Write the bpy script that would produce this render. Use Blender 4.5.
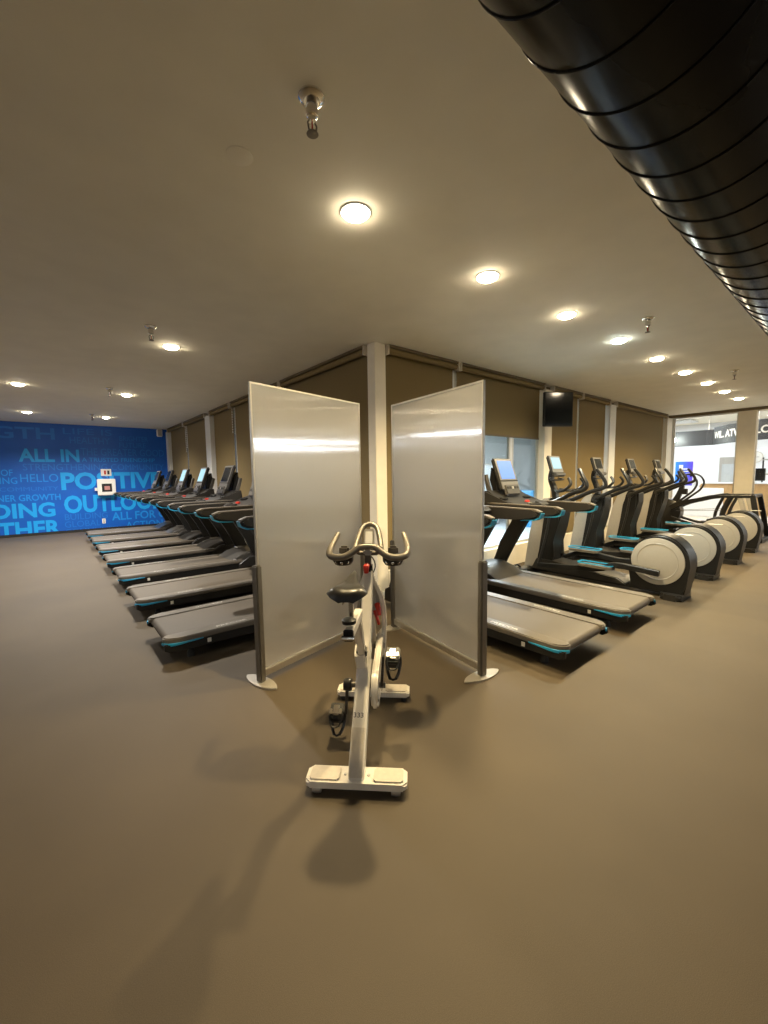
import bpy, bmesh, math, random
from mathutils import Vector, Matrix
random.seed(7)
for o in list(bpy.data.objects): bpy.data.objects.remove(o)
SC = bpy.context.scene
COL = SC.collection

# ------------------------------------------------------------------ camera, world, light, exposure
# world axes: +X runs away to the right along the right-hand window wall,
# +Y runs away to the left along the left-hand window wall; metres, floor at z = 0
EYE = 1.48
CEIL = 2.968
F_PX = 407.1
PITCH, ROLL, YAW = math.radians(5.224), math.radians(-0.79), math.radians(50.66)
cf = Vector((math.cos(YAW), math.sin(YAW), 0)); rt = Vector((math.sin(YAW), -math.cos(YAW), 0)); up = Vector((0, 0, 1))
FW = cf*math.cos(PITCH) - up*math.sin(PITCH)
U0 = up*math.cos(PITCH) + cf*math.sin(PITCH)
RT = rt*math.cos(ROLL) + U0*math.sin(ROLL)
UP = U0*math.cos(ROLL) - rt*math.sin(ROLL)
cam = bpy.data.objects.new('camera', bpy.data.cameras.new('camera')); COL.objects.link(cam)
cam.matrix_world = Matrix(((RT.x, UP.x, -FW.x, 0), (RT.y, UP.y, -FW.y, 0), (RT.z, UP.z, -FW.z, EYE), (0, 0, 0, 1)))
cam.data.sensor_fit = 'VERTICAL'; cam.data.sensor_height = 24.0; cam.data.lens = F_PX/1024*24
cam.data.clip_start = 0.02; cam.data.clip_end = 200
SC.camera = cam
W = bpy.data.worlds.new('world'); SC.world = W; W.use_nodes = True
W.node_tree.nodes['Background'].inputs[0].default_value = (0.6, 0.7, 0.85, 1)
W.node_tree.nodes['Background'].inputs[1].default_value = 0.15
SC.view_settings.view_transform = 'Standard'; SC.view_settings.look = 'None'
SC.view_settings.gamma = 1.0; SC.view_settings.use_curve_mapping = False
SC.view_settings.exposure = 1.15
LAMP_W = 118.0            # watts of one downlight's lamp

def ray(x, y): return FW + RT*((x-384)/F_PX) + UP*((512-y)/F_PX)
def at(x, y, ax, val):   # point on the axis-aligned plane (floor, wall) that a pixel looks at
    d = ray(x, y); c = Vector((0, 0, EYE)); return c + d*((val-c[ax])/d[ax])

# ------------------------------------------------------------------ materials
def mat(name, col, rough=0.5, metal=0.0, var=0.06, scale=30.0, bump=0.0, emit=None, estr=0.0, coat=0.0, spec=0.5):
    m = bpy.data.materials.new(name); m.use_nodes = True
    nt = m.node_tree; N = nt.nodes; L = nt.links; b = N['Principled BSDF']
    tc = N.new('ShaderNodeTexCoord'); nz = N.new('ShaderNodeTexNoise'); nz.inputs['Scale'].default_value = scale
    nz.inputs['Detail'].default_value = 4; L.new(tc.outputs['Object'], nz.inputs['Vector'])
    rp = N.new('ShaderNodeMapRange'); rp.inputs['To Min'].default_value = 1-var; rp.inputs['To Max'].default_value = 1+var
    rp.inputs['From Min'].default_value = .3; rp.inputs['From Max'].default_value = .7
    L.new(nz.outputs['Fac'], rp.inputs['Value'])
    vm = N.new('ShaderNodeVectorMath'); vm.operation = 'SCALE'; vm.inputs[0].default_value = col[:3]
    L.new(rp.outputs['Result'], vm.inputs['Scale']); L.new(vm.outputs[0], b.inputs['Base Color'])
    b.inputs['Roughness'].default_value = rough; b.inputs['Metallic'].default_value = metal
    b.inputs['Specular IOR Level'].default_value = spec
    b.inputs['Coat Weight'].default_value = coat
    if bump:
        bp = N.new('ShaderNodeBump'); bp.inputs['Strength'].default_value = bump; bp.inputs['Distance'].default_value = .004
        L.new(nz.outputs['Fac'], bp.inputs['Height']); L.new(bp.outputs['Normal'], b.inputs['Normal'])
    if emit:
        b.inputs['Emission Color'].default_value = (*emit, 1); b.inputs['Emission Strength'].default_value = estr
    return m
M = {}
def D(key, *a, **k): M[key] = mat(key, *a, **k)
D('ceiling', (0.86, 0.83, 0.73), 0.75, var=.03, scale=3, bump=.02)
D('cream', (0.82, 0.76, 0.64), 0.55, var=.03, scale=8)
D('white_paint', (0.74, 0.74, 0.73), 0.5, var=.02, scale=8)
D('plain_wall', (0.72, 0.67, 0.60), 0.7, var=.03, scale=4)
D('blue_wall', (0.003, 0.11, 0.56), 0.45, var=.05, scale=2)
D('blue_bright', (0.010, 0.38, 0.92), 0.45, var=.02)
D('blue_mid', (0.010, 0.28, 0.82), 0.45, var=.02)
D('blue_dim', (0.012, 0.19, 0.69), 0.45, var=.02)
D('shade', (0.20, 0.145, 0.06), 0.85, var=.05, scale=120, bump=.1)
D('cassette', (0.14, 0.10, 0.045), 0.5, var=.03)
D('alu', (0.62, 0.60, 0.56), 0.35, .9, var=.03)
D('alu_dark', (0.20, 0.19, 0.175), 0.4, .8, var=.04)
D('foot_plate', (0.50, 0.47, 0.42), 0.45, .6, var=.03)
D('black', (0.012, 0.012, 0.012), 0.42, var=.1, spec=.4)
D('black_satin', (0.02, 0.019, 0.018), 0.3, var=.1)
D('black_rubber', (0.018, 0.017, 0.016), 0.7, var=.1, scale=80, bump=.1)
D('charcoal', (0.028, 0.026, 0.024), 0.4, var=.08)
D('rail_grey', (0.15, 0.132, 0.108), 0.38, var=.05, scale=200)
D('belt', (0.105, 0.086, 0.062), 0.55, var=.1, scale=300, bump=.15)
D('hood_grey', (0.075, 0.070, 0.063), 0.3, var=.05)
D('silver', (0.50, 0.48, 0.45), 0.32, .55, var=.03)
D('disc_grey', (0.44, 0.425, 0.395), 0.45, var=.02)
D('panel_grey', (0.42, 0.40, 0.37), 0.4, var=.03)
D('blue_accent', (0.02, 0.34, 0.62), 0.35, var=.03)
D('bezel', (0.17, 0.162, 0.15), 0.35, .3, var=.03)
D('red', (0.55, 0.03, 0.015), 0.35, var=.03)
D('white_gloss', (0.78, 0.74, 0.67), 0.25, var=.02, coat=.3)
D('pad_tan', (0.60, 0.545, 0.46), 0.6, var=.04, scale=60, bump=.1)
D('gunmetal', (0.16, 0.145, 0.125), 0.38, .5, var=.05)
D('chrome', (0.75, 0.73, 0.70), 0.12, 1.0, var=.02)
D('screen_off', (0.01, 0.012, 0.014), 0.12, var=.02)
D('screen_on', (0.05, 0.08, 0.15), 0.2, emit=(0.22, 0.40, 0.95), estr=.42)
D('screen_pale', (0.1, 0.15, 0.18), 0.2, emit=(0.5, 0.85, 1.0), estr=.36)
D('print_white', (0.75, 0.73, 0.68), 0.5, var=.02)
D('paper_white', (0.85, 0.84, 0.80), 0.5, var=.02)
D('duct_black', (0.008, 0.0078, 0.0075), 0.22, var=.15, scale=6, spec=.10)
D('lamp_lens', (0.9, 0.85, 0.75), 0.5, emit=(1.0, 0.84, 0.58), estr=42)
D('lamp_lens_white', (0.9, 0.9, 0.85), 0.5, emit=(0.93, 1.0, 0.90), estr=42)
D('tube_glow', (0.9, 0.9, 0.85), 0.5, emit=(0.92, 0.96, 1.0), estr=7)
D('wood', (0.52, 0.33, 0.15), 0.5, var=.12, scale=6)
D('navy', (0.028, 0.030, 0.038), 0.5, var=.04)
D('lobby_white', (0.86, 0.88, 0.92), 0.6, var=.02)
D('lobby_ceiling', (0.82, 0.76, 0.62), 0.7, var=.02)
D('cool_wall', (0.50, 0.54, 0.57), 0.6, var=.05, scale=1.5)
D('bin_blue', (0.05, 0.28, 0.55), 0.5)
D('skin_dark', (0.05, 0.05, 0.055), 0.6)
D('pink', (0.55, 0.25, 0.24), 0.6)

def floor_mat(name, col):
    m = mat(name, col, 0.62, var=.10, scale=1.3, spec=.35)
    nt = m.node_tree; N = nt.nodes; L = nt.links; b = N['Principled BSDF']
    tc = N.new('ShaderNodeTexCoord')
    v = N.new('ShaderNodeTexNoise'); v.inputs['Scale'].default_value = 420; v.inputs['Detail'].default_value = 2
    L.new(tc.outputs['Object'], v.inputs['Vector'])
    src = b.inputs['Base Color'].links[0].from_socket
    r = N.new('ShaderNodeMapRange'); r.inputs['From Min'].default_value = .35; r.inputs['From Max'].default_value = .65
    r.inputs['To Min'].default_value = .82; r.inputs['To Max'].default_value = 1.18
    L.new(v.outputs['Fac'], r.inputs['Value'])
    s = N.new('ShaderNodeVectorMath'); s.operation = 'SCALE'; L.new(src, s.inputs[0]); L.new(r.outputs['Result'], s.inputs['Scale'])
    L.new(s.outputs[0], b.inputs['Base Color'])
    bp = N.new('ShaderNodeBump'); bp.inputs['Strength'].default_value = .25; bp.inputs['Distance'].default_value = .002
    L.new(v.outputs['Fac'], bp.inputs['Height']); L.new(bp.outputs['Normal'], b.inputs['Normal'])
    return m
for i, k in enumerate((.95, 1.0, 1.06)):
    M['rubber%d' % i] = floor_mat('rubber_floor_%d' % i, (0.089*k, 0.068*k, 0.043*k))

def glass_mat(name, tint, refl=0.5):
    m = bpy.data.materials.new(name); m.use_nodes = True; nt = m.node_tree; N = nt.nodes; L = nt.links
    N.remove(N['Principled BSDF']); out = N['Material Output']
    t = N.new('ShaderNodeBsdfTransparent'); t.inputs[0].default_value = (*tint, 1)
    g = N.new('ShaderNodeBsdfGlossy'); g.inputs['Roughness'].default_value = .02
    lw = N.new('ShaderNodeLayerWeight'); pw = N.new('ShaderNodeMath'); pw.operation = 'POWER'; pw.inputs[1].default_value = 4
    L.new(lw.outputs['Facing'], pw.inputs[0])
    mu = N.new('ShaderNodeMath'); mu.operation = 'MULTIPLY_ADD'; mu.inputs[1].default_value = refl*.6; mu.inputs[2].default_value = .05*refl; mu.use_clamp = True
    L.new(pw.outputs[0], mu.inputs[0])
    x = N.new('ShaderNodeMixShader'); L.new(mu.outputs[0], x.inputs[0]); L.new(t.outputs[0], x.inputs[1]); L.new(g.outputs[0], x.inputs[2])
    L.new(x.outputs[0], out.inputs[0]); return m
M['glass'] = glass_mat('window_glass', (0.93, 0.97, 0.97), .9)
M['glass_clear'] = glass_mat('partition_glass', (0.97, 0.98, 0.97), .5)

def poly_mat():
    # twin-wall polycarbonate: fine vertical flutes smear what it mirrors sideways, cloudy see-through
    m = bpy.data.materials.new('fluted_polycarbonate'); m.use_nodes = True; nt = m.node_tree; N = nt.nodes; L = nt.links
    N.remove(N['Principled BSDF']); out = N['Material Output']
    tc = N.new('ShaderNodeTexCoord'); sx = N.new('ShaderNodeSeparateXYZ'); L.new(tc.outputs['Object'], sx.inputs[0])
    mm = N.new('ShaderNodeMath'); mm.operation = 'MULTIPLY'; mm.inputs[1].default_value = 2*math.pi/0.0023; L.new(sx.outputs['X'], mm.inputs[0])
    sn = N.new('ShaderNodeMath'); sn.operation = 'SINE'; L.new(mm.outputs[0], sn.inputs[0])
    am = N.new('ShaderNodeMath'); am.operation = 'MULTIPLY'; am.inputs[1].default_value = .55; L.new(sn.outputs[0], am.inputs[0])
    vt = N.new('ShaderNodeVectorTransform'); vt.vector_type = 'VECTOR'; vt.convert_from = 'OBJECT'; vt.convert_to = 'WORLD'; vt.inputs[0].default_value = (1, 0, 0)
    sc_ = N.new('ShaderNodeVectorMath'); sc_.operation = 'SCALE'; L.new(vt.outputs[0], sc_.inputs[0]); L.new(am.outputs[0], sc_.inputs['Scale'])
    ge = N.new('ShaderNodeNewGeometry'); ad_ = N.new('ShaderNodeVectorMath'); L.new(ge.outputs['Normal'], ad_.inputs[0]); L.new(sc_.outputs[0], ad_.inputs[1])
    nm = N.new('ShaderNodeVectorMath'); nm.operation = 'NORMALIZE'; L.new(ad_.outputs[0], nm.inputs[0])
    g = N.new('ShaderNodeBsdfGlossy'); g.inputs['Color'].default_value = (.88, .88, .88, 1); g.inputs['Roughness'].default_value = .055
    L.new(nm.outputs[0], g.inputs['Normal'])
    t = N.new('ShaderNodeBsdfTranslucent'); t.inputs['Color'].default_value = (.88, .89, .92, 1)
    d = N.new('ShaderNodeBsdfDiffuse'); d.inputs['Color'].default_value = (.86, .87, .90, 1)
    r = N.new('ShaderNodeBsdfRefraction'); r.inputs['Roughness'].default_value = .35; r.inputs['IOR'].default_value = 1.02
    r.inputs['Color'].default_value = (.92, .92, .92, 1)
    a = N.new('ShaderNodeMixShader'); a.inputs[0].default_value = .5; L.new(t.outputs[0], a.inputs[1]); L.new(d.outputs[0], a.inputs[2])
    c = N.new('ShaderNodeMixShader'); c.inputs[0].default_value = .30; L.new(a.outputs[0], c.inputs[1]); L.new(r.outputs[0], c.inputs[2])
    e = N.new('ShaderNodeMixShader'); e.inputs[0].default_value = .66; L.new(c.outputs[0], e.inputs[1]); L.new(g.outputs[0], e.inputs[2])
    L.new(e.outputs[0], out.inputs[0]); return m
M['poly'] = poly_mat()

def screen_grad():
    m = bpy.data.materials.new('promo_screen'); m.use_nodes = True; nt = m.node_tree; N = nt.nodes; L = nt.links; b = N['Principled BSDF']
    tc = N.new('ShaderNodeTexCoord'); sx = N.new('ShaderNodeSeparateXYZ'); L.new(tc.outputs['Object'], sx.inputs[0])
    r = N.new('ShaderNodeMapRange'); r.inputs['From Min'].default_value = -.28; r.inputs['From Max'].default_value = .28; L.new(sx.outputs['Y'], r.inputs['Value'])
    cr = N.new('ShaderNodeValToRGB'); cr.color_ramp.elements[0].color = (.10, .02, .75, 1); cr.color_ramp.elements[1].color = (.0, .32, 1, 1)
    L.new(r.outputs[0], cr.inputs[0]); L.new(cr.outputs[0], b.inputs['Emission Color']); b.inputs['Emission Strength'].default_value = .55
    b.inputs['Base Color'].default_value = (.02, .02, .05, 1); return m
M['promo'] = screen_grad()

# ------------------------------------------------------------------ mesh helpers
class MB:
    def __init__(s): s.bm = bmesh.new()
    def _bev(s, geom, off, seg=2):
        if off: bmesh.ops.bevel(s.bm, geom=list({e for f in geom for e in f.edges}), offset=off, segments=seg, affect='EDGES', clamp_overlap=True)
    def box(s, c, d, rot=None, bev=0, seg=2):
        vs = [Vector((x*d[0]/2, y*d[1]/2, z*d[2]/2)) for x in (-1, 1) for y in (-1, 1) for z in (-1, 1)]
        if rot is not None: vs = [rot @ v for v in vs]
        vs = [s.bm.verts.new(v+Vector(c)) for v in vs]
        fs = [s.bm.faces.new([vs[i] for i in q]) for q in ((0,1,3,2),(4,6,7,5),(0,4,5,1),(2,3,7,6),(0,2,6,4),(1,5,7,3))]
        s._bev(fs, bev, seg); return s
    def bb(s, x0, x1, y0, y1, z0, z1, bev=0, seg=2):
        return s.box(((x0+x1)/2, (y0+y1)/2, (z0+z1)/2), (abs(x1-x0), abs(y1-y0), abs(z1-z0)), None, bev, seg)
    def prism(s, poly, d0, d1, plane='xz', bev=0, seg=2, taper=None):
        def P(a, b, d):
            return {'xz': Vector((a, d, b)), 'xy': Vector((a, b, d)), 'yz': Vector((d, a, b))}[plane]
        p2 = poly if taper is None else taper
        A = [s.bm.verts.new(P(a, b, d0)) for a, b in poly]; B = [s.bm.verts.new(P(a, b, d1)) for a, b in p2]
        n = len(poly); fs = [s.bm.faces.new(A), s.bm.faces.new(B[::-1])]
        for i in range(n): fs.append(s.bm.faces.new([A[i], B[i], B[(i+1) % n], A[(i+1) % n]]))
        if bev:
            es = list(fs[0].edges)+list(fs[1].edges)
            bmesh.ops.bevel(s.bm, geom=es, offset=bev, segments=seg, affect='EDGES', clamp_overlap=True)
        return s
    def tube(s, pts, r, n=10, smooth=0, rect=None, upv=(0, 0, 1), cap=True, closed=False):
        pts = [Vector(p) for p in pts]
        rs = list(r) if isinstance(r, (list, tuple)) else [r]*len(pts)
        if smooth:
            q, qr = [], []
            m = len(pts)
            rng = range(m if closed else m-1)
            for i in rng:
                g = (lambda k: pts[k % m]) if closed else (lambda k: pts[min(max(k, 0), m-1)])
                gr = (lambda k: rs[k % m]) if closed else (lambda k: rs[min(max(k, 0), m-1)])
                for j in range(smooth):
                    t = j/smooth
                    a, b, c, d = g(i-1), g(i), g(i+1), g(i+2)
                    q.append(.5*((2*b)+(c-a)*t+(2*a-5*b+4*c-d)*t*t+(3*b-a-3*c+d)*t**3)); qr.append(gr(i)*(1-t)+gr(i+1)*t)
            if not closed: q.append(pts[-1]); qr.append(rs[-1])
            pts, rs = q, qr
        m = len(pts); rings = []; prev = None
        for i, p in enumerate(pts):
            a = pts[(i-1) % m] if (closed or i > 0) else pts[i]; b = pts[(i+1) % m] if (closed or i < m-1) else pts[i]
            t = (b-a).normalized()
            if rect or prev is None:
                u = Vector(upv)
                if abs(t.dot(u)) > .97: u = Vector((1, 0, 0)) if abs(t.x) < .9 else Vector((0, 1, 0))
                sd = t.cross(u).normalized()
            else:
                sd = (prev - t*prev.dot(t)).normalized()
            prev = sd; u2 = sd.cross(t).normalized()
            if rect:
                w, h = rect[0]*rs[i], rect[1]*rs[i]; k = .28*min(w, h)
                prof = [(w-k, h), (w, h-k), (w, -h+k), (w-k, -h), (-w+k, -h), (-w, -h+k), (-w, h-k), (-w+k, h)]
            else:
                prof = [(rs[i]*math.cos(2*math.pi*j/n), rs[i]*math.sin(2*math.pi*j/n)) for j in range(n)]
            rings.append([s.bm.verts.new(p+sd*x+u2*y) for x, y in prof])
        k = len(rings[0])
        for i in range(m if closed else m-1):
            A, B = rings[i], rings[(i+1) % m]
            for j in range(k): s.bm.faces.new([A[j], A[(j+1) % k], B[(j+1) % k], B[j]])
        if cap and not closed: s.bm.faces.new(rings[0][::-1]); s.bm.faces.new(rings[-1])
        return s
    def lathe(s, prof, c=(0, 0, 0), axis='z', n=24):
        # prof: (radius, height) pairs along the axis
        rings = []
        for rad, hh in prof:
            ring = []
            for j in range(n):
                a = 2*math.pi*j/n; x, y = rad*math.cos(a), rad*math.sin(a)
                v = {'z': Vector((x, y, hh)), 'y': Vector((x, hh, y)), 'x': Vector((hh, x, y))}[axis]
                ring.append(s.bm.verts.new(v+Vector(c)))
            rings.append(ring)
        for A, B in zip(rings, rings[1:]):
            for j in range(n): s.bm.faces.new([A[j], A[(j+1) % n], B[(j+1) % n], B[j]])
        s.bm.faces.new(rings[0][::-1]); s.bm.faces.new(rings[-1]); return s
    def build(s, name, m, parent=None, loc=None, ang=35):
        bmesh.ops.recalc_face_normals(s.bm, faces=s.bm.faces[:])
        me = bpy.data.meshes.new(name); s.bm.to_mesh(me); s.bm.free()
        for p in me.polygons: p.use_smooth = True
        me.set_sharp_from_angle(angle=math.radians(ang))
        me.materials.append(M[m] if isinstance(m, str) else m)
        o = bpy.data.objects.new(name, me); COL.objects.link(o)
        if parent: o.parent = parent
        if loc is not None: o.location = loc
        return o
def rrect(x0, x1, y0, y1, r, n=5):
    out = []
    for cx, cy, a0 in ((x1-r, y1-r, 0), (x0+r, y1-r, 90), (x0+r, y0+r, 180), (x1-r, y0+r, 270)):
        for i in range(n+1):
            a = math.radians(a0+90*i/n); out.append((cx+r*math.cos(a), cy+r*math.sin(a)))
    return out
def ellipse(cx, cy, a, b, n=28): return [(cx+a*math.cos(2*math.pi*i/n), cy+b*math.sin(2*math.pi*i/n)) for i in range(n)]
def rotx(a): return Matrix.Rotation(a, 3, 'X')
def roty(a): return Matrix.Rotation(a, 3, 'Y')
def rotz(a): return Matrix.Rotation(a, 3, 'Z')
def thing(name, label, cat, loc=(0, 0, 0), rz=0, group=None):
    o = bpy.data.objects.new(name, None); o.empty_display_size = .1; COL.objects.link(o)
    o.location = loc; o.rotation_euler = (0, 0, rz)
    return tag(o, label, cat, group)
def tag(o, label, cat, group=None):
    o['label'] = label; o['category'] = cat
    if group: o['group'] = group
    return o
def struct(o): o['kind'] = 'structure'; return o
def copy_tree(o, parent=None):
    c = o.copy(); COL.objects.link(c)
    if parent: c.parent = parent
    for ch in list(o.children): copy_tree(ch, c)
    return c
def text_verts(body, bold=.012):
    cu = bpy.data.curves.new('lettering', 'FONT'); cu.body = body; cu.size = 1; cu.offset = bold; cu.resolution_u = 3
    o = bpy.data.objects.new('lettering', cu); COL.objects.link(o)
    dg = bpy.context.evaluated_depsgraph_get(); dg.update()
    me = o.evaluated_get(dg).to_mesh()
    vs = [v.co.copy() for v in me.vertices]; fs = [list(p.vertices) for p in me.polygons]
    o.evaluated_get(dg).to_mesh_clear()
    bpy.data.objects.remove(o); bpy.data.curves.remove(cu)
    x0 = min(v.x for v in vs); x1 = max(v.x for v in vs); y0 = min(v.y for v in vs); y1 = max(v.y for v in vs)
    return [((v.x-x0)/(x1-x0), (v.y-y0)/(y1-y0)) for v in vs], fs
def lettering(name, body, fn, m, parent=None, bold=.012):
    # fn maps unit-box text coordinates to the surface that carries the print
    vs, fs = text_verts(body, bold)
    me = bpy.data.meshes.new(name); me.from_pydata([fn(a, b) for a, b in vs], [], fs); me.update()
    me.materials.append(M[m]); o = bpy.data.objects.new(name, me); COL.objects.link(o)
    if parent: o.parent = parent
    return o

# ------------------------------------------------------------------ the room shell
XL, YR = 2.923, 3.694        # faces of the two window walls (they meet in the corner column)
YB, XE = 14.18, 13.14        # blue wall, glazed end wall
X0, Y0 = -8.0, -13.0          # walls behind the photographer
# floor: concrete slab with 4 ft rolls of rubber laid on it
fl = struct(MB().bb(X0, XE+.1, Y0, YB+.1, -.15, -.002).build('floor', 'rubber0'))
RW = 1.225; k0 = math.ceil((X0-2.87)/RW)
xs = [X0]+[2.87+RW*k for k in range(k0, 9)]; xs = [x for x in xs if x < XE-.2]+[XE]
def sheet(x0, x1, y0, y1, i):
    o = MB().bb(x0, x1, y0, y1, -.002, 0).build('rubber_sheet', 'rubber%d' % i, fl)
for i_, (a, b) in enumerate(zip(xs, xs[1:])):
    if a < 2.0: sheet(a, b, Y0, YB, 1)
    else:
        sheet(a, b, Y0, 1.42, (2, 1, 2, 0)[i_ % 4]); sheet(a, b, 1.42, YR+.2, (0, 1)[i_ % 2])
ce = struct(MB().bb(X0, XE+.15, Y0, YB+.15, CEIL, CEIL+.15).build('ceiling', 'ceiling'))
# blue mural wall
bw = struct(MB().bb(X0, XL+.2, YB, YB+.15, 0, CEIL).build('wall_far', 'blue_wall'))
struct(MB().bb(X0, XL, YB-.012, YB, 0, .07, .003).build('baseboard_far', 'black_rubber'))
struct(MB().bb(X0-.15, X0, Y0, YB+.15, 0, CEIL).build('wall_side', 'plain_wall'))
struct(MB().bb(X0, XE+.15, Y0-.15, Y0, 0, CEIL).build('wall_behind', 'plain_wall'))

def mural(body, x0, y0, x1, y1, m, bold=.02, left=None, right=None):
    # pixel box of the words on the blue wall
    A = at(x0, y1, 1, YB); B = at(x1, y1, 1, YB); T = at((x0+x1)/2, y0, 1, YB); Bm = at((x0+x1)/2, y1, 1, YB)
    xa = A.x if left is None else left; xb = B.x if right is None else right
    z0, z1 = Bm.z, T.z
    lettering('mural_lettering', body, lambda a, b: (xa+(xb-xa)*a, YB-.004, z0+(z1-z0)*b), m, bw, bold)
def wx(x): return at(x, 480, 1, YB).x
mural('STRENGTH', 0, 427, 55, 439, 'blue_dim', left=wx(55)-3.0)
mural('HEALTHY', 70, 437.5, 110, 444, 'blue_dim', .0)
mural('LIFE IS', 63, 429, 112, 435, 'blue_dim', .0)
mural('BRIGHTER', 119.5, 436.5, 148, 441.5, 'blue_dim', .0)
mural('FUTURE', 119.5, 443, 146, 448, 'blue_dim', .0)
mural('ALL IN', 18.7, 449, 79.7, 462, 'blue_bright', .03)
mural('THE GREATER GOOD', 81, 449, 164, 456, 'blue_dim', .0)
mural('A TRUSTED FRIENDSHIP', 82, 458, 155, 462, 'blue_mid', .01)
mural('STRENGTHENING COMMUNITY', 23, 464, 164, 470.3, 'blue_dim', .0)
mural('OF', 1, 469.5, 13, 476, 'blue_mid', .01)
mural('LEARNING', 0, 477.5, 17.6, 484, 'blue_mid', .01, left=wx(17.6)-.95)
mural('HELLO', 20.5, 474, 58.6, 482, 'blue_mid', .0)
mural('POSITIVE', 61.5, 472, 162, 489, 'blue_bright', .035)
mural('NEIGHBORS COMMUNITY', 0, 487, 58.6, 491, 'blue_dim', .0, left=wx(58.6)-2.3)
mural('INNER GROWTH', 0, 494.5, 61, 501, 'blue_mid', .02, left=wx(61)-1.5)
mural('OUTLOOK', 64.5, 494, 166, 511, 'blue_bright', .035)
mural('BUILDING', 0, 503, 56, 518, 'blue_bright', .035, left=wx(56)-2.35)
mural('BUILDING', 65, 513, 108, 519, 'blue_dim', .0)
mural('ALL FOR ONE', 112, 511, 160, 519, 'blue_mid', .02, right=wx(112)+1.75)
mural('GLOBAL', 65, 520.5, 101, 526.5, 'blue_dim', .0)
mural('TOGETHER', 0, 521, 62, 537, 'blue_bright', .035, left=wx(62)-2.7)
mural('COMMUNITY', 65, 527.5, 122, 532, 'blue_dim', .0)
mural('ACTION', 126, 520.5, 163, 527.5, 'blue_mid', .01)

# corner column where the two window walls meet
colm = struct(MB().bb(XL, XL+.16, YR, YR+.14, 0, CEIL, .004).build('wall_corner', 'cream'))
MB().bb(XL-.010, XL+.16, YR-.010, YR+.14, 0, .09, .003).build('base_board', 'white_paint', colm)

# ---- left window wall (x = XL), along y
XS = XL+.07                  # plane of the shades
TN = [0]
def trim(m, mt):
    TN[0] += 1; return struct(m.build('trim_%d' % TN[0], mt))
wl = struct(MB().bb(XL, XL+.14, YR+.14, YB, 0, .32, .004).build('wall_left', 'cream'))
trim(MB().bb(XL+.108, XL+.14, YR+.14, YB, 2.88, CEIL), 'cassette')
for y0, y1 in ((9.72, 10.08), (13.92, 14.18)):
    trim(MB().bb(XL-.02, XL+.14, y0, y1, .32, 2.88, .004), 'white_paint')
for y in (6.1, 8.38, 12.05):
    trim(MB().bb(XL+.09, XL+.14, y-.03, y+.03, .32, 2.88, .003), 'white_paint')
bays_l = [(3.86, 6.07), (6.13, 8.34), (8.42, 9.70), (10.10, 12.02), (12.08, 13.90)]
WN = [0]
def window(rect, axis, z0, z1, name=None):
    WN[0] += 1
    a0, a1 = rect
    if axis == 'y':
        w = struct(MB().bb(XL+.105, XL+.113, a0, a1, z0, z1).build('window_%d' % WN[0], 'glass'))
    else:
        w = struct(MB().bb(a0, a1, YR+.105, YR+.113, z0, z1).build('window_%d' % WN[0], 'glass'))
    fr = MB()
    t = .035
    for (p0, p1, q0, q1) in ((a0, a1, z0, z0+t), (a0, a1, z1-t, z1), (a0, a0+t, z0+t, z1-t), (a1-t, a1, z0+t, z1-t)):
        if axis == 'y': fr.bb(XL+.09, XL+.128, p0, p1, q0, q1)
        else: fr.bb(p0, p1, YR+.09, YR+.128, q0, q1)
    fr.build('window_frame', 'alu', w)
    return w
for b in bays_l: window(b, 'y', .32, 2.88)
def shade(a0, a1, axis, zb, label, chain=None):
    if axis == 'y': t = thing('roller_shade', label, 'shade', (XS, (a0+a1)/2, 0), math.pi/2, 'roller shades on the windows')
    else: t = thing('roller_shade', label, 'shade', ((a0+a1)/2, YR+.07, 0), 0, 'roller shades on the windows')
    L = a1-a0; s = 1 if axis == 'y' else -1     # s: local side that faces the room
    MB().bb(-L/2+.015, L/2-.015, -.0015, .0015, zb, 2.88).build('shade_fabric', 'shade', t)
    MB().bb(-L/2+.015, L/2-.015, -.010, .010, zb-.03, zb, .004).build('hem_bar', 'cassette', t)
    MB().lathe([(.036, -L/2+.02), (.036, L/2-.02)], (0, s*.065, 2.90), 'x', 14).build('roller_tube', 'shade', t)
    MB().bb(-L/2, L/2, min(s*.025, s*.105), max(s*.025, s*.105), 2.935, 2.966, .004).build('cassette', 'cassette', t)
    for e in (-1, 1): MB().bb(e*L/2-.012, e*L/2+.012, min(s*.03, s*.11), max(s*.03, s*.11), 2.85, 2.962, .004).build('bracket', 'pad_tan', t)
    if chain:
        cx = chain[0]*(L/2-.03)
        m = MB()
        for i in range(int((2.84-chain[1])/.05)):
            m.lathe([(.004, -.018), (.009, -.012), (.009, .012), (.004, .018)], (cx, s*.02, 2.84-.05*i), 'z', 6)
        m.build('pull_chain', 'paper_white', t)
    return t
for i, (b, lab) in enumerate(zip(bays_l, (
        'brown roller shade behind the left translucent screen, next to the corner column',
        'wide brown roller shade just left of the left translucent screen',
        'narrow brown roller shade right of the white mullion on the left wall',
        'brown roller shade left of the white mullion on the left wall',
        'brown roller shade nearest the blue lettered wall'))):
    shade(b[0], b[1], 'y', .36, lab, [None, (1, 2.25), (-1, 2.3), (1, 2.2), (-1, 2.1)][i])
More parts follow.
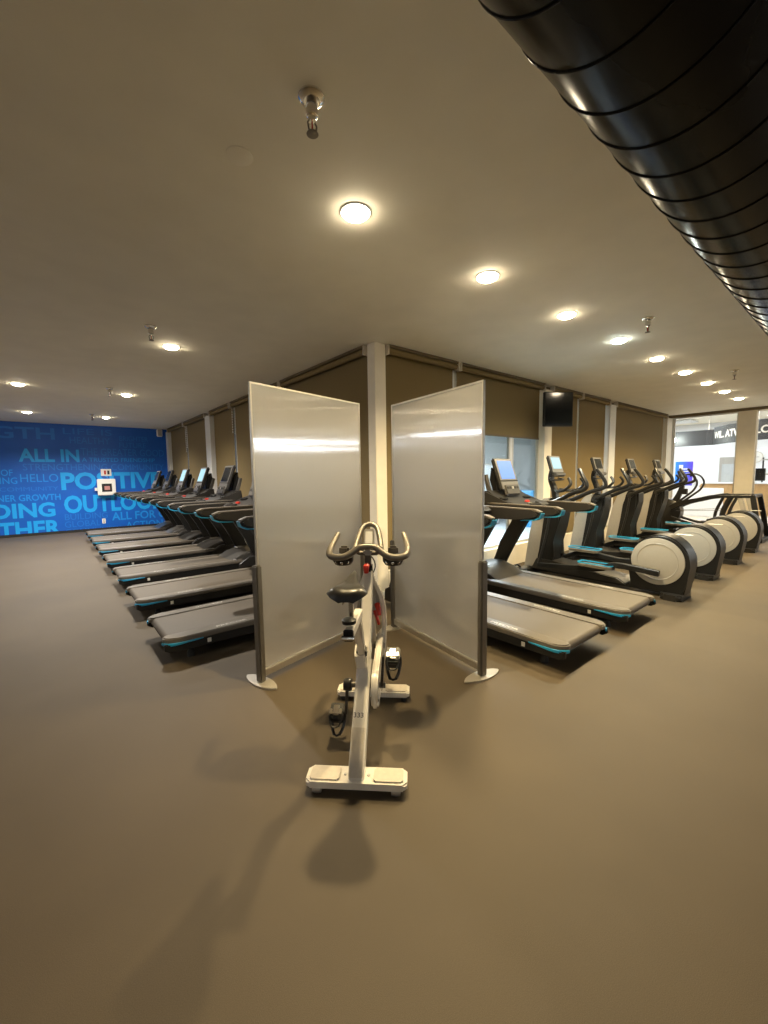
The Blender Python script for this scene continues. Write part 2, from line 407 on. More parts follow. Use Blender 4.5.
# ---- right window wall (y = YR), along x
wr = struct(MB().bb(XL+.16, XE, YR, YR+.14, 0, .32, .004).build('wall_right', 'cream'))
trim(MB().bb(XL+.16, XE, YR+.108, YR+.14, 2.88, CEIL), 'cassette')
for x0, x1, m in ((6.56, 6.80, 'cream'), (9.16, 9.46, 'white_paint'), (12.74, XE, 'cream')):
    trim(MB().bb(x0, x1, YR-.02, YR+.14, .32, 2.88, .004), m)
for x in (4.35, 5.75, 7.92): trim(MB().bb(x-.03, x+.03, YR+.09, YR+.14, .32, 2.88, .003), 'white_paint')
for b in ((3.09, 4.32), (4.38, 5.72), (5.78, 6.56), (6.82, 7.89), (7.95, 9.16), (9.48, 12.72)): window(b, 'x', .32, 2.88)
shade(3.10, 4.33, 'x', .36, 'brown roller shade behind the right translucent screen')
shade(4.38, 6.54, 'x', 2.07, 'brown roller shade pulled only part way down above the bluish window')
shade(6.83, 7.90, 'x', .36, 'narrow brown roller shade just right of the black television')
shade(7.94, 9.14, 'x', .36, 'narrow brown roller shade left of the white mullion on the right wall')
shade(9.48, 12.72, 'x', .36, 'wide brown roller shade nearest the glazed lobby wall')

# ---- room seen through the half-open window
rm = struct(MB().bb(XL+.3, XE, 7.6, 7.7, 0, CEIL).build('wall_beyond', 'cool_wall'))
struct(MB().bb(XL+.16, XE, YR+.14, 7.6, -.02, 0).build('floor_beyond', 'cool_wall'))
for x in (6.2, 9.6): MB().bb(x-.06, x+.06, 7.56, 7.6, 0, CEIL, .004).build('wall_joint', 'white_paint', rm)
cb = thing('storage_cabinet', 'tall grey cabinet seen through the half-open window', 'cabinet', (9.6, 7.2, 0))
MB().bb(-.45, .45, -.2, .35, .0, 1.75, .01).build('cabinet_body', 'panel_grey', cb)
for s in (-1, 1):
    d = MB().bb(s*.225-.215, s*.225+.215, -.22, -.2, .05, 1.7, .004).build('door', 'cool_wall', cb)
    MB().bb(s*.04-.01, s*.04+.01, -.245, -.22, .8, 1.0, .003).build('handle', 'black', d)
bn = thing('storage_bin', 'bright blue bin low behind the half-open window', 'bin', (10.3, 6.2, 0))
MB().prism(rrect(-.26, .26, -.26, .26, .05), 0, .95, 'xy', taper=rrect(-.3, .3, -.3, .3, .05)).build('bin_body', 'bin_blue', bn)
MB().prism(rrect(-.32, .32, -.32, .32, .06), .95, .99, 'xy', .01).build('lid', 'bin_blue', bn)
fan = thing('wall_fan', 'round dark wall fan high up seen through the half-open window', 'fan', (7.2, 7.55, 2.0))
MB().lathe([(.20, -.06), (.23, -.04), (.23, .02), (.19, .04)], (0, -.08, 0), 'y', 24).build('fan_guard', 'panel_grey', fan)
MB().bb(-.05, .05, -.06, .05, -.08, .08, .01).build('wall_bracket', 'charcoal', fan)
def area_lamp(name, loc, size, w, col, label, rx=0):
    t = thing(name, label, 'ceiling light', loc)
    MB().bb(-size[0]/2, size[0]/2, -size[1]/2, size[1]/2, 0, .05, .004).build('housing', 'white_paint', t)
    ld = bpy.data.lights.new(name+'_lamp', 'AREA'); ld.shape = 'RECTANGLE'; ld.size = size[0]*.95; ld.size_y = size[1]*.95; ld.energy = w; ld.color = col
    lo = bpy.data.objects.new(name+'_lamp', ld); COL.objects.link(lo); lo.parent = t; lo.location = (0, 0, -.012)
    return t
area_lamp('strip_light', (7.4, 5.7, CEIL-.06), (2.4, .3), 150, (.92, .96, 1), 'strip light on the ceiling of the room behind the half-open window')

# ---- glazed end wall and the lobby beyond
we = struct(MB().bb(XE, XE+.12, Y0, YR+.14, 2.90, CEIL).build('wall_end', 'cassette'))
MB().bb(XE, XE+.12, 1.97, 2.31, 0, 2.90, .005).build('post', 'cream', we)
MB().bb(XE+.02, XE+.10, YR-.05, YR+.06, 0, 2.90, .004).build('jamb', 'white_paint', we)
MB().bb(XE+.02, XE+.10, Y0, YR, 0, .06, .004).build('sill', 'alu', we)
for y0, y1 in ((2.31, YR-.05), (-.2, 1.97), (-2.4, -.2), (-4.9, -2.4), (-8.9, -4.9), (Y0, -8.9)):
    WN[0] += 1
    w = struct(MB().bb(XE+.055, XE+.063, y0, y1, .06, 2.90).build('window_%d' % WN[0], 'glass_clear'))
    fr = MB(); fr.bb(XE+.04, XE+.08, y0, y1, .06, .10); fr.bb(XE+.04, XE+.08, y0, y1, 2.865, 2.90)
    fr.bb(XE+.04, XE+.08, y0, y0+.03, .10, 2.865); fr.bb(XE+.04, XE+.08, y1-.03, y1, .10, 2.865)
    fr.build('window_frame', 'alu', w)
LX1, LY0, LY1 = 20.5, -14.0, 10.0
struct(MB().bb(XE+.12, LX1, LY0, LY1, -.12, 0).build('floor_lobby', 'pad_tan'))
struct(MB().bb(XE+.15, LX1, LY0, LY1, 3.35, 3.45).build('ceiling_lobby', 'lobby_ceiling'))
struct(MB().bb(LX1, LX1+.1, LY0, LY1, 0, 3.35).build('wall_lobby', 'lobby_white'))
struct(MB().bb(XE+.15, LX1, LY1, LY1+.1, 0, 3.35).build('wall_lobby_side', 'lobby_white'))
struct(MB().bb(XE+.15, LX1, LY0-.1, LY0, 0, 3.35).build('wall_lobby_end', 'lobby_white'))
struct(MB().bb(XE, XE+.12, YR+.14, LY1, 0, 3.35).build('wall_lobby_return', 'lobby_white'))
# sign band: a straight dark fascia and a bowed one that carries the lettering
fs_ = thing('fascia_panel', 'straight dark fascia panel hanging in the lobby left of the lettered band', 'fascia', (17.3, 4.9, 2.33))
MB().bb(0, .15, -1.28, 1.3, 0, .51, .005).build('panel', 'navy', fs_)
for y in (-1.1, 0, 1.1): MB().bb(.06, .08, y-.01, y+.01, .51, 1.02).build('hanger', 'alu', fs_)
def arc(t):   # plan of the bowed band, t = 0 at its far left end
    P = [Vector((17.0, 3.58)), Vector((16.2, 3.05)), Vector((15.6, 2.35)), Vector((15.3, 1.5)), Vector((15.3, .5)), Vector((15.7, -.6))]
    k = min(int(t*5), 4); f = t*5-k
    g = lambda i: P[min(max(i, 0), 5)]
    a, b, c, d = g(k-1), g(k), g(k+1), g(k+2)
    return .5*((2*b)+(c-a)*f+(2*a-5*b+4*c-d)*f*f+(3*b-a-3*c+d)*f**3)
sb = thing('sign_band', 'bowed dark sign band with white capital letters in the lobby', 'sign', (16.0, 2.0, 2.3))
m = MB(); pl = [arc(i/40) for i in range(41)]
ins = []
for i, p in enumerate(pl):
    tn = (pl[min(i+1, 40)]-pl[max(i-1, 0)]).normalized(); ins.append(p+Vector((-tn.y, tn.x))*(.1))
poly = [(p.x-16, p.y-2) for p in pl]+[(p.x-16, p.y-2) for p in ins[::-1]]
m.prism(poly, 0.02, .58, 'xy').build('band', 'navy', sb)
def bandfn(t0, t1):
    def fn(a, b):
        t = t0+(t1-t0)*a; p = arc(t); q = arc(min(t+.01, 1)); tn = (q-p).normalized(); n = Vector((tn.y, -tn.x))
        if n.x > 0: n = -n
        p = p+n*.012; return (p.x-16, p.y-2, .20+.22*b)
    return fn
for x, y in ((.2, .4), (-.55, -.5), (-.5, -1.6)): MB().bb(x, x+.02, y, y+.02, .5, 1.05).build('hanger', 'alu', sb)
lettering('lettering', 'WIL. ATW', bandfn(.03, .315), 'paper_white', sb, .03)
lettering('lettering', 'LOB', bandfn(.40, .53), 'paper_white', sb, .03)
ps = thing('promo_screen', 'blue and purple poster screen on the lobby wall', 'screen', (19.0, 4.86, 1.42))
MB().bb(0, .05, -.29, .29, -.52, .42, .006).build('screen_case', 'lobby_white', ps)
MB().bb(-.006, 0, -.28, .28, -.51, .41).build('screen', 'promo', ps)
lettering('shoe_mark', 'L', lambda a, b: (-.009, .16-.34*a, .10+.18*b), 'paper_white', ps, .05)
MB().bb(-.009, -.007, -.2, .2, .02, .05).build('caption_bar', 'paper_white', ps)
MB().bb(.05, 1.49, -.02, .02, -.3, -.2, .005).build('wall_arm', 'alu', ps)
ct = thing('reception_counter', 'long wooden reception counter in the lobby', 'counter', (17.6, 1.6, 0))
MB().bb(0, .55, -4.2, 2.4, 0, 1.02, .01).build('counter_front', 'wood', ct)
MB().bb(-.06, .62, -4.26, 2.46, 1.02, 1.06, .006).build('worktop', 'lobby_white', ct)
for i in range(6): MB().bb(-.012, 0, -4.1+1.1*i, -3.08+1.1*i, .08, .96, .004).build('panel', 'wood', ct)
wh = tag(MB().bb(16.2, 16.3, 3.1, 6.0, 0, .92, .01).build('half_wall', 'lobby_white'), 'low white half wall in the lobby beside the wooden counter', 'half wall')
ck = thing('wall_clock', 'round white wall clock in the lobby right of the cream post', 'clock', (LX1-.03, 3.02, 1.95))
MB().lathe([(.21, -.02), (.21, .02)], (0, 0, 0), 'x', 28).build('clock_case', 'pad_tan', ck)
MB().lathe([(.19, -.006), (.19, 0)], (-.021, 0, 0), 'x', 28).build('clock_face', 'paper_white', ck)
MB().bb(-.032, -.028, -.006, .006, 0, .13).build('hand', 'black', ck)
MB().bb(-.032, -.028, -.10, 0, -.006, .006).build('hand', 'black', ck)
bs = thing('banner_stand', 'pale grey banner stand in the lobby left of the cream post', 'banner', (19.3, 3.55, 0))
MB().bb(-.02, .02, -.30, .30, .1, 1.95, .004).build('banner_sheet', 'panel_grey', bs)
MB().bb(-.1, .1, -.32, .32, 0, .1, .01).build('base', 'alu', bs)
MB().bb(-.024, -.02, -.22, .22, 1.0, 1.7).build('print', 'cool_wall', bs)
bs2 = thing('display_rack', 'grey display rack in the lobby right of the cream post', 'rack', (19.2, 2.35, 0))
for z in (.05, .8, 1.3, 1.8): MB().bb(-.15, .15, -.28, .28, z, z+.04, .004).build('shelf', 'panel_grey', bs2)
for y in (-.28, .28): MB().bb(-.03, .03, y-.02, y+.02, 0, 1.9, .004).build('upright', 'charcoal', bs2)
bm_ = thing('counter_monitor', 'black monitor standing on the lobby counter behind the cream post', 'monitor', (17.75, 2.72, 1.06))
MB().bb(-.02, .02, -.36, .36, .06, .46, .01).build('monitor_case', 'black', bm_)
MB().bb(-.024, -.02, -.33, .33, .09, .43).build('screen', 'screen_off', bm_)
MB().bb(-.09, .09, -.12, .12, 0, .02, .005).build('foot', 'black', bm_)
MB().bb(-.015, .02, -.03, .03, .02, .1).build('neck', 'black', bm_)
for i, (x, y, lab) in enumerate(((15.2, 4.0, 'lobby ceiling lamp nearest the straight fascia'), (18.6, 5.0, 'lobby ceiling lamp above the poster screen'),
                                 (18.4, 1.0, 'lobby ceiling lamp above the wooden counter'), (14.2, .2, 'lobby ceiling lamp nearest the glazed wall'), (17.0, -5.0, 'lobby ceiling lamp far right of the frame'))):
    area_lamp('lobby_light', (x, y, 3.29), (1.0, 1.0), 200 if i == 4 else 48, (1, .96, .9) if i in (0, 3) else (.86, .93, 1), lab)['group'] = 'square lobby ceiling lamps'
gl = thing('globe_lamp', 'small white globe lamp in the lobby beside the white jamb', 'lamp', (16.9, 4.72, 2.55))
MB().lathe([(.02, -.12), (.08, -.09), (.115, -.03), (.115, .03), (.08, .09), (.02, .12)], (0, 0, 0), 'z', 18).build('globe', 'lamp_lens_white', gl)
MB().bb(-.008, .008, -.008, .008, .12, .79).build('rod', 'alu', gl)

# ------------------------------------------------------------------ ceiling fittings
def downlight(x, y, label, col, lens='lamp_lens', w=1.0):
    t = thing('downlight', label, 'downlight', (x, y, CEIL), 0, 'recessed ceiling downlights')
    m = MB().lathe([(.076, -.004), (.084, -.007), (.090, -.003), (.090, 0), (.076, 0)], (0, 0, 0), 'z', 28); m.build('trim_ring', 'white_paint', t)
    MB().lathe([(.075, 0), (.075, -.010), (.062, -.022), (.036, -.030), (.01, -.033)], (0, 0, 0), 'z', 24).build('lens', lens, t)
    ld = bpy.data.lights.new('downlight_lamp', 'SPOT'); ld.spot_size = math.radians(150); ld.spot_blend = 1.0; ld.energy = LAMP_W*w; ld.color = col; ld.shadow_soft_size = .045
    lo = bpy.data.objects.new('downlight_lamp', ld); COL.objects.link(lo); lo.parent = t; lo.location = (0, 0, -.085)
ordn = ['first', 'second', 'third', 'fourth', 'fifth', 'sixth', 'seventh', 'eighth', 'ninth']
WARM, WHITE = (1.0, .765, .40), (1.0, .93, .83)
for n in range(9):
    lab = 'large lit ceiling downlight nearest above the exercise bike' if n == 0 else '%s lit downlight from the bike in the right-hand ceiling row' % ordn[n]
    downlight(1.452+1.2254*n, 1.989, lab, (.95, 1.0, .86) if n == 3 else WARM, 'lamp_lens_white' if n == 3 else 'lamp_lens')
for n in range(3):
    downlight(1.183, 5.232+3.421*n, ('lit downlight on the left nearest the camera', 'lit downlight in the middle of the left row', 'lit downlight at the far end of the left row by the blue wall')[n], WHITE, w=1.55)
for n in range(2):
    downlight(-.266, 8.618+3.421*n, ('lit downlight at the far left edge, the nearer of two', 'lit downlight at the far left edge, the one nearer the blue wall')[n], WHITE, w=1.55)
for x, y in ((-3.8, 5.2), (6.2, -2.8), (-3.8, 8.6), (-3.8, 12.0), (9.8, -2.8)):  # downlights added outside the frame, standing for the gym's unseen lamps
    downlight(x, y, 'added lit downlight %s' % ('left of the frame beyond the left row' if x < 0 else 'right of the black duct, outside the frame'), WHITE if x < 0 else WARM, w=.7)
for x, y, rz, lab in ((2.0, -8.0, 0, 'added suspended tube light behind the photographer, middle of the near row'), (8.5, -8.0, 0, 'added suspended tube light behind the photographer, lobby end of the near row'), (-5.2, -6.0, math.pi/2, 'added suspended tube light by the far side wall, behind the photographer'),
                  (2.0, -11.5, 0, 'added suspended tube light behind the photographer, middle of the far row'), (8.5, -11.5, 0, 'added suspended tube light behind the photographer, lobby end of the far row'), (-6.2, 3.0, math.pi/2, 'added suspended tube light by the far side wall, left of the photographer'), (-6.2, 10.0, math.pi/2, 'added suspended tube light by the far side wall, beside the blue wall')):
    t = thing('added_tube_light', lab, 'tube light', (x, y, 2.62), rz, 'added suspended tube lights')  # added unseen lamps, standing for far ceiling lights mirrored in the screens
    MB().lathe([(.01, -2.5), (.035, -2.49), (.035, 2.49), (.01, 2.5)], (0, 0, 0), 'x', 12).build('tube', 'tube_glow', t)
    for e in (-2.2, 2.2): MB().bb(e-.004, e+.004, -.004, .004, .035, CEIL-2.62).build('wire', 'alu', t)
def sprinkler(x, y, label):
    t = thing('sprinkler', label, 'sprinkler', (x, y, CEIL), 0, 'ceiling sprinkler heads')
    MB().lathe([(.052, 0), (.052, -.006), (.038, -.018), (.03, -.02)], (0, 0, 0), 'z', 20).build('escutcheon', 'chrome', t)
    b = MB().lathe([(.020, -.02), (.023, -.035), (.023, -.07), (.015, -.075), (.013, -.09)], (0, 0, 0), 'z', 14).build('head', 'chrome', t)
    m = MB()
    for s in (-1, 1): m.tube([(s*.010, 0, -.085), (s*.020, 0, -.10), (s*.016, 0, -.122), (0, 0, -.132)], .0035, 6)
    m.build('frame_arm', 'gunmetal', t)
    MB().lathe([(.003, -.09), (.004, -.13)], (0, 0, 0), 'z', 8).build('bulb', 'red', t)
    MB().lathe([(.022, -.132), (.024, -.136), (.006, -.139)], (0, 0, 0), 'z', 14).build('deflector', 'gunmetal', t)
for x, y, lab in ((.905, 1.52, 'large chrome sprinkler head nearest the camera'), (.88, 4.66, 'sprinkler head beside the nearest left downlight'),
                  (.88, 8.19, 'sprinkler head beside the middle left downlight'), (.88, 11.7, 'sprinkler head beside the farthest left downlight'),
                  (4.63, 1.54, 'sprinkler head near the fourth right-hand downlight'), (8.05, 1.49, 'sprinkler head near the cream post on the right')):
    sprinkler(x, y, lab)
cp = thing('cover_plate', 'faint round painted cover plate on the ceiling left of the large downlight', 'cover plate', (.79, 1.99, CEIL))
MB().lathe([(.060, 0), (.060, -.003), (.055, -.005)], (0, 0, 0), 'z', 28).build('plate', 'ceiling', cp)
# black spiral duct running along +X under the ceiling
DR = .28
th_t = math.atan2(1.02, .62)                 # elevation of the duct's left outline, in the plane across the duct
cz = CEIL-.05-DR-EYE; Dd = 1.2
for _ in range(20):
    th_c = th_t+math.asin(DR/Dd); Dd = cz/math.sin(th_c)
DUCT_Y, DUCT_Z = Dd*math.cos(th_c), cz+EYE
du = thing('spiral_duct', 'thick black round air duct under the ceiling at upper right', 'air duct', (-5.0, DUCT_Y, DUCT_Z))
MB().lathe([(DR-.004, 0), (DR-.004, 18.0)], (0, 0, 0), 'x', 72).build('duct_shell', 'duct_black', du)
def seam_ring():
    m = MB(); pts = []
    for j in range(72):
        a = 2*math.pi*j/72; pts.append((.03*math.sin(a+2.6), (DR-.003)*math.cos(a), (DR-.003)*math.sin(a)))
    return m.tube(pts, .0030, 6, closed=True, upv=(1, 0, 0))
first = seam_ring().build('seam_ring', 'duct_black', du)
for i in range(1, 100):
    c = first.copy(); COL.objects.link(c); c.parent = du; c.location = (.18*i+.02, 0, 0)
for i in range(7):
    MB().bb(1.0+2.4*i, 1.03+2.4*i, -.01, .01, DR-.01, CEIL-DUCT_Z, 0).build('hanger', 'alu', du)

# ------------------------------------------------------------------ translucent screens
def screen_panel(P, Q, label):
    # P = end nearer the camera, Q = end near the column
    P, Q = Vector(P), Vector(Q); d = Q-P; L = d.length; a = math.atan2(d.y, d.x)
    t = thing('partition_screen', label, 'partition', (P.x, P.y, 0), a, 'translucent partition screens')
    sh = MB().bb(0.004, L-.004, -.006, .006, .10, 2.112).build('panel_sheet', 'poly', t)
    m = MB(); m.bb(0, .012, -.010, .010, .86, 2.118); m.bb(L-.012, L, -.010, .010, .86, 2.118); m.bb(.012, L-.012, -.010, .010, 2.106, 2.118)
    m.build('edge_trim', 'alu', t)
    MB().bb(0.02, L-.02, -.022, .022, .045, .10, .005).build('bottom_rail', 'alu', t)
    for x in (.0, L):
        MB().bb(x-.024, x+.024, -.030, .030, .012, .86, .008).build('post', 'alu_dark', t)
        pts = []
        for i in range(25):
            v = -1+2*i/24; pts.append((x+.055*(1-v*v)**.8+.004, .17*v))
        pts += [(x-.055*(1-v*v)**.8-.004, .17*v) for v in [1-2*i/24 for i in range(25)]]
        MB().prism(pts, 0, .014, 'xy', .004).build('foot', 'foot_plate', t)
    return t
screen_panel((1.085, 2.742), (2.192, 3.01), 'frosted free-standing screen left of the corner column')
screen_panel((2.350, 1.764), (2.495, 2.908), 'frosted free-standing screen right of the corner column')

# ------------------------------------------------------------------ exercise bike
BK = thing('exercise_bike', 'white indoor cycling bike facing the corner column', 'exercise bike', (1.034, 1.490, 0), math.radians(46.3))
def stabilizer(x, name):
    st = MB().prism(rrect(-.055, .055, -.238, .238, .022), .034, .066, 'xy', .007).build(name, 'white_gloss', BK, (x, 0, 0))
    for s in (-1, 1):
        MB().prism(rrect(-.043, .043, s*.15-.070, s*.15+.070, .012), .066, .073, 'xy', .004).build('rubber_pad', 'pad_tan', st)
        MB().lathe([(.006, -.022), (.021, -.020), (.023, 0), (.021, .020), (.006, .022)], (-.034 if x < .3 else .034, s*.185, .0235), 'y', 20).build('transport_wheel', 'silver', st)
        MB().lathe([(.016, 0), (.018, .015), (.012, .036)], (.03 if x < .3 else -.03, s*.20, 0), 'z', 14).build('levelling_foot', 'black_rubber', st)
        MB().lathe([(.008, .066), (.008, .070), (.004, .072)], (0, s*.055, 0), 'z', 8).build('bolt', 'silver', st)
stabilizer(0, 'rear_stabilizer'); stabilizer(.79, 'front_stabilizer')
fr = MB()
fr.tube([(0, 0, .055), (.03, 0, .12), (.17, 0, .26), (.31, 0, .385), (.37, 0, .45)], [1, 1, 1.0, 1.05, 1.1], smooth=4, rect=(.037, .042), upv=(-.7, 0, .7))
fr.tube([(.30, 0, .36), (.40, 0, .52), (.52, 0, .72), (.605, 0, .90)], [1.15, 1.05, .95, .85], smooth=4, rect=(.032, .036), upv=(-.7, 0, .7))
fr.tube([(.37, .008, .40), (.29, .016, .55)], [1.1, 1], rect=(.028, .040), upv=(-1, 0, .2))
fr.tube([(.33, 0, .335), (.56, 0, .30), (.74, 0, .12), (.79, 0, .06)], [1, .9, .9, .9], smooth=4, rect=(.024, .026))
fo = fr.build('frame', 'white_gloss', BK)
nb = MB(); nb.tube([(-.042, 0, .085), (-.005, 0, .155), (.085, 0, .245)], [1, 1, 1], rect=(.032, .008), upv=(-.7, 0, .7), smooth=3); nb.build('strut_cover', 'pad_tan', fo)
lettering('number_label', '333', lambda a, b: (.112+.016*b-.031, .024-.048*a, .275+.016*b+.026), 'navy', fo, .01)
# fork blades around the flywheel
fk = MB()
for s in (-1, 1):
    fk.tube([(.600, s*.012, .90), (.615, s*.036, .83), (.635, s*.072, .74), (.655, s*.088, .62), (.68, s*.084, .48), (.72, s*.070, .30), (.765, s*.055, .15), (.79, s*.048, .06)],
            [.8, .9, 1, 1, 1, 1, .9, .9], smooth=4, rect=(.014, .032), upv=(-.9, 0, .3))
fk.build('fork', 'white_gloss', BK)
fw = MB().lathe([(.05, -.022), (.15, -.018), (.185, -.016), (.205, -.012), (.205, .012), (.185, .016), (.15, .018), (.05, .022)], (.66, 0, .42), 'y', 48).build('flywheel', 'silver', BK)
MB().lathe([(.012, -.09), (.022, -.085), (.022, .085), (.012, .09)], (.66, 0, .42), 'y', 16).build('axle', 'gunmetal', fw)
sr = MB(); sr.prism([(.60, .86), (.66, .82), (.74, .72), (.80, .60), (.76, .57), (.70, .625), (.62, .63), (.60, .70)], -.062, .062, 'xz', .025, 4); sr.build('flywheel_shroud', 'disc_grey', BK)
cg = MB()
pts = []
for i in range(15):
    a = math.radians(90+180*i/14); pts.append((.315+.105*math.cos(a), .33+.105*math.sin(a)))
for i in range(15):
    a = math.radians(-90+180*i/14); pts.append((.66+.09*math.cos(a), .42+.09*math.sin(a)))
cg.prism(pts, -.082, -.046, 'xz', .010, 3); cgo = cg.build('chain_guard', 'white_gloss', BK)
MB().lathe([(.006, 0), (.006, -.004)], (.24, -.082, .30), 'y', 10).build('screw', 'gunmetal', cgo)
# crank, pedals
MB().lathe([(.016, -.115), (.016, .10)], (.33, 0, .335), 'y', 14).build('crank_axle', 'gunmetal', BK)
MB().lathe([(.010, .118), (.030, .114), (.034, .095), (.034, .075), (.03, .07)], (.33, 0, .335), 'y', 20).build('crank_cap', 'black', BK)
for s, sg in ((1, -1), (-1, 1)):
    ca = MB().tube([(.33, s*.095, .335), (.33, s*.105, .335+sg*.165)], [1, .8], rect=(.008, .016), upv=(1, 0, 0)).build('crank_arm', 'black_satin', BK)
    pz = .335+sg*.165; py = s*.158
    pd = MB(); pd.box((.335, py, pz), (.10, .076, .024), roty(-.55), .006); pd.lathe([(.007, 0), (.007, .04)], (.33, py-.02 if s < 0 else py-.055, pz), 'y', 10)
    pdo = pd.build('pedal', 'black', BK)
    cl = MB(); cl.box((.322, py, pz+.018), (.06, .032, .014), roty(-.55), .003); cl.box((.302, py-.026, pz+.022), (.03, .016, .016), roty(-.55), .003); cl.box((.302, py+.026, pz+.022), (.03, .016, .016), roty(-.55), .003); cl.box((.29, py, pz+.022), (.012, .05, .010), roty(-.55), .002)
    cl.build('cleat', 'chrome', pdo)
    cg2 = MB()
    for q in (-.034, .034):
        cg2.tube([(.365, py+q, pz-.012), (.372, py+q*1.12, pz-.055), (.345, py+q*.85, pz-.10), (.315, py+q*.45, pz-.118)], .009, 6, smooth=3)
    cg2.tube([(.315, py-.016, pz-.118), (.310, py, pz-.122), (.315, py+.016, pz-.118)], .006, 6)
    cg2.tube([(.30, py-.036, pz), (.27, py-.02, pz-.04), (.268, py+.02, pz-.04), (.30, py+.036, pz)], .005, 6, smooth=3)
    cg2.box((.362, py, pz-.045), (.012, .070, .075), roty(-.15), .003)
    cg2.build('toe_cage', 'black', pdo)
# seat
sp = MB().tube([(.30, .004, .50), (.20, .010, .74)], [1, 1], rect=(.018, .026), upv=(-1, 0, .2)).build('seat_post', 'silver', BK)
MB().box((.286, .005, .545), (.05, .056, .05), roty(-.4), .008).build('seat_post_collar', 'black', BK)
sl = MB().tube([(.24, .012, .770), (-.04, .018, .765)], [1, 1], rect=(.020, .024)).build('seat_slider', 'white_gloss', BK)
MB().box((-.045, .018, .765), (.014, .046, .054), None, .004).build('end_cap', 'black', sl)
MB().lathe([(.006, -.03), (.011, -.028), (.011, .028), (.006, .03)], (-.058, .018, .758), 'y', 10).build('clamp_bolt', 'chrome', sl)
MB().lathe([(.010, 0), (.032, .006), (.034, .022), (.02, .030)], (.0, .022, .800), 'z', 16).build('seat_knob', 'black', sl)
cl = MB(); cl.tube([(.05, .02, .785), (.05, .02, .915)], .013, 10)
for q in (-.022, .022): cl.tube([(-.04, .02+q, .908), (.03, .02+q, .906), (.12, .02+q*.7, .930)], .004, 6, smooth=3)
cl.box((.05, .02, .91), (.04, .066, .022), None, .004); cl.build('saddle_clamp', 'chrome', BK)
sd = MB(); rings = []
prof = [(-.095, .035, .905, .938), (-.085, .070, .902, .954), (-.055, .092, .900, .962), (-.02, .088, .900, .960), (.02, .070, .900, .954), (.06, .048, .902, .950), (.11, .032, .904, .950), (.16, .026, .905, .950), (.195, .014, .908, .944)]
for x, w, zb, zt in prof:
    r_ = []
    for j in range(14):
        a = 2*math.pi*j/14; c_, s2 = math.cos(a), math.sin(a)
        z = (zt if s2 > 0 else zt-.03)
        zz = zt-.014+.016*s2*(1 if s2 > 0 else 1.3)-.022*abs(c_)**3 - (.020*(1-abs(c_))**1.5 if s2 > .3 and x < .09 else 0)
        r_.append(sd.bm.verts.new((x, .02+w*c_, zz)))
    rings.append(r_)
for v_ in sd.bm.verts: v_.co.z += .03+.10*(v_.co.x+.09)
for A, B in zip(rings, rings[1:]):
    for j in range(14): sd.bm.faces.new([A[j], A[(j+1) % 14], B[(j+1) % 14], B[j]])
sd.bm.faces.new(rings[0][::-1]); sd.bm.faces.new(rings[-1]); sd.build('saddle', 'black_satin', BK, ang=70)
# handlebar
hp = MB().tube([(.604, 0, .88), (.602, 0, 1.02)], [1, 1], rect=(.018, .022), upv=(1, 0, 0)).build('handlebar_post', 'gunmetal', BK)
MB().box((.604, 0, .915), (.060, .050, .07), None, .008).build('post_collar', 'black', hp)
lv = MB(); lv.tube([(.575, .004, .945), (.550, .006, .940), (.545, .006, .905)], [.017, .019, .013], 10, smooth=3); lv.build('clamp_lever', 'red', hp)
rl = MB(); rl.tube([(.60, -.050, .70), (.575, -.060, .68), (.56, -.066, .645)], [.018, .016, .012], 10, smooth=3); rl.tube([(.60, -.035, .66), (.57, -.055, .615), (.575, -.062, .585)], [.011, .010, .008], 8)
rl.build('brake_lever', 'red', BK)
MB().tube([(.60, .0, 1.01), (.63, -.03, .97), (.64, -.038, .92), (.615, -.022, .88)], .004, 6, smooth=4).build('cable', 'black', BK)
MB().box((.602, 0, 1.022), (.06, .05, .035), None, .008).build('stem_clamp', 'silver', BK)
hb = MB()
for s in (-1, 1):
    hb.tube([(.575, s*.0, 1.058), (.572, s*.045, 1.054), (.560, s*.085, 1.028), (.546, s*.13, 1.004), (.550, s*.185, .998), (.575, s*.226, 1.006), (.630, s*.236, 1.03), (.70, s*.226, 1.066), (.76, s*.208, 1.108)],
            [.019, .019, .020, .021, .021, .021, .020, .018, .016], 12, smooth=4)
hb.tube([(.575, -.068, 1.042), (.60, -.078, 1.040), (.66, -.068, 1.085), (.72, -.050, 1.140), (.745, -.026, 1.164), (.75, 0, 1.170), (.745, .026, 1.164), (.72, .050, 1.140), (.66, .068, 1.085), (.60, .078, 1.040), (.575, .068, 1.042)], .017, 12, smooth=4)
hb.tube([(.575, -.062, 1.046), (.60, -.058, 1.018), (.605, 0, 1.012), (.60, .058, 1.018), (.575, .062, 1.046)], .014, 10, smooth=4)
hb.build('handlebar', 'gunmetal', BK)
for s in (-1, 1):
    c0 = MB().lathe([(.020, -.050), (.048, -.045), (.062, -.024), (.064, 0), (.058, .004)], (.60, s*.150, .992), 'z', 24).build('bottle_holder', 'black', BK)
    MB().bb(.62, .66, s*.150-.030, s*.150+.030, .995, 1.052, .012).build('elbow_pad', 'gunmetal', c0)
    for k in (-1, 0, 1): MB().lathe([(.010, 0), (.010, -.006), (.005, -.009)], (.546+abs(k)*.014, s*.150+k*.034, .966), 'x', 8).build('rivet', 'chrome', c0)
cs = MB().box((.672, 0, 1.098), (.020, .066, .105), roty(.35), .006).build('bike_console', 'silver', BK)
MB().box((.6615, 0, 1.100), (.004, .044, .074), roty(.35), .001).build('console_screen', 'paper_white', cs)

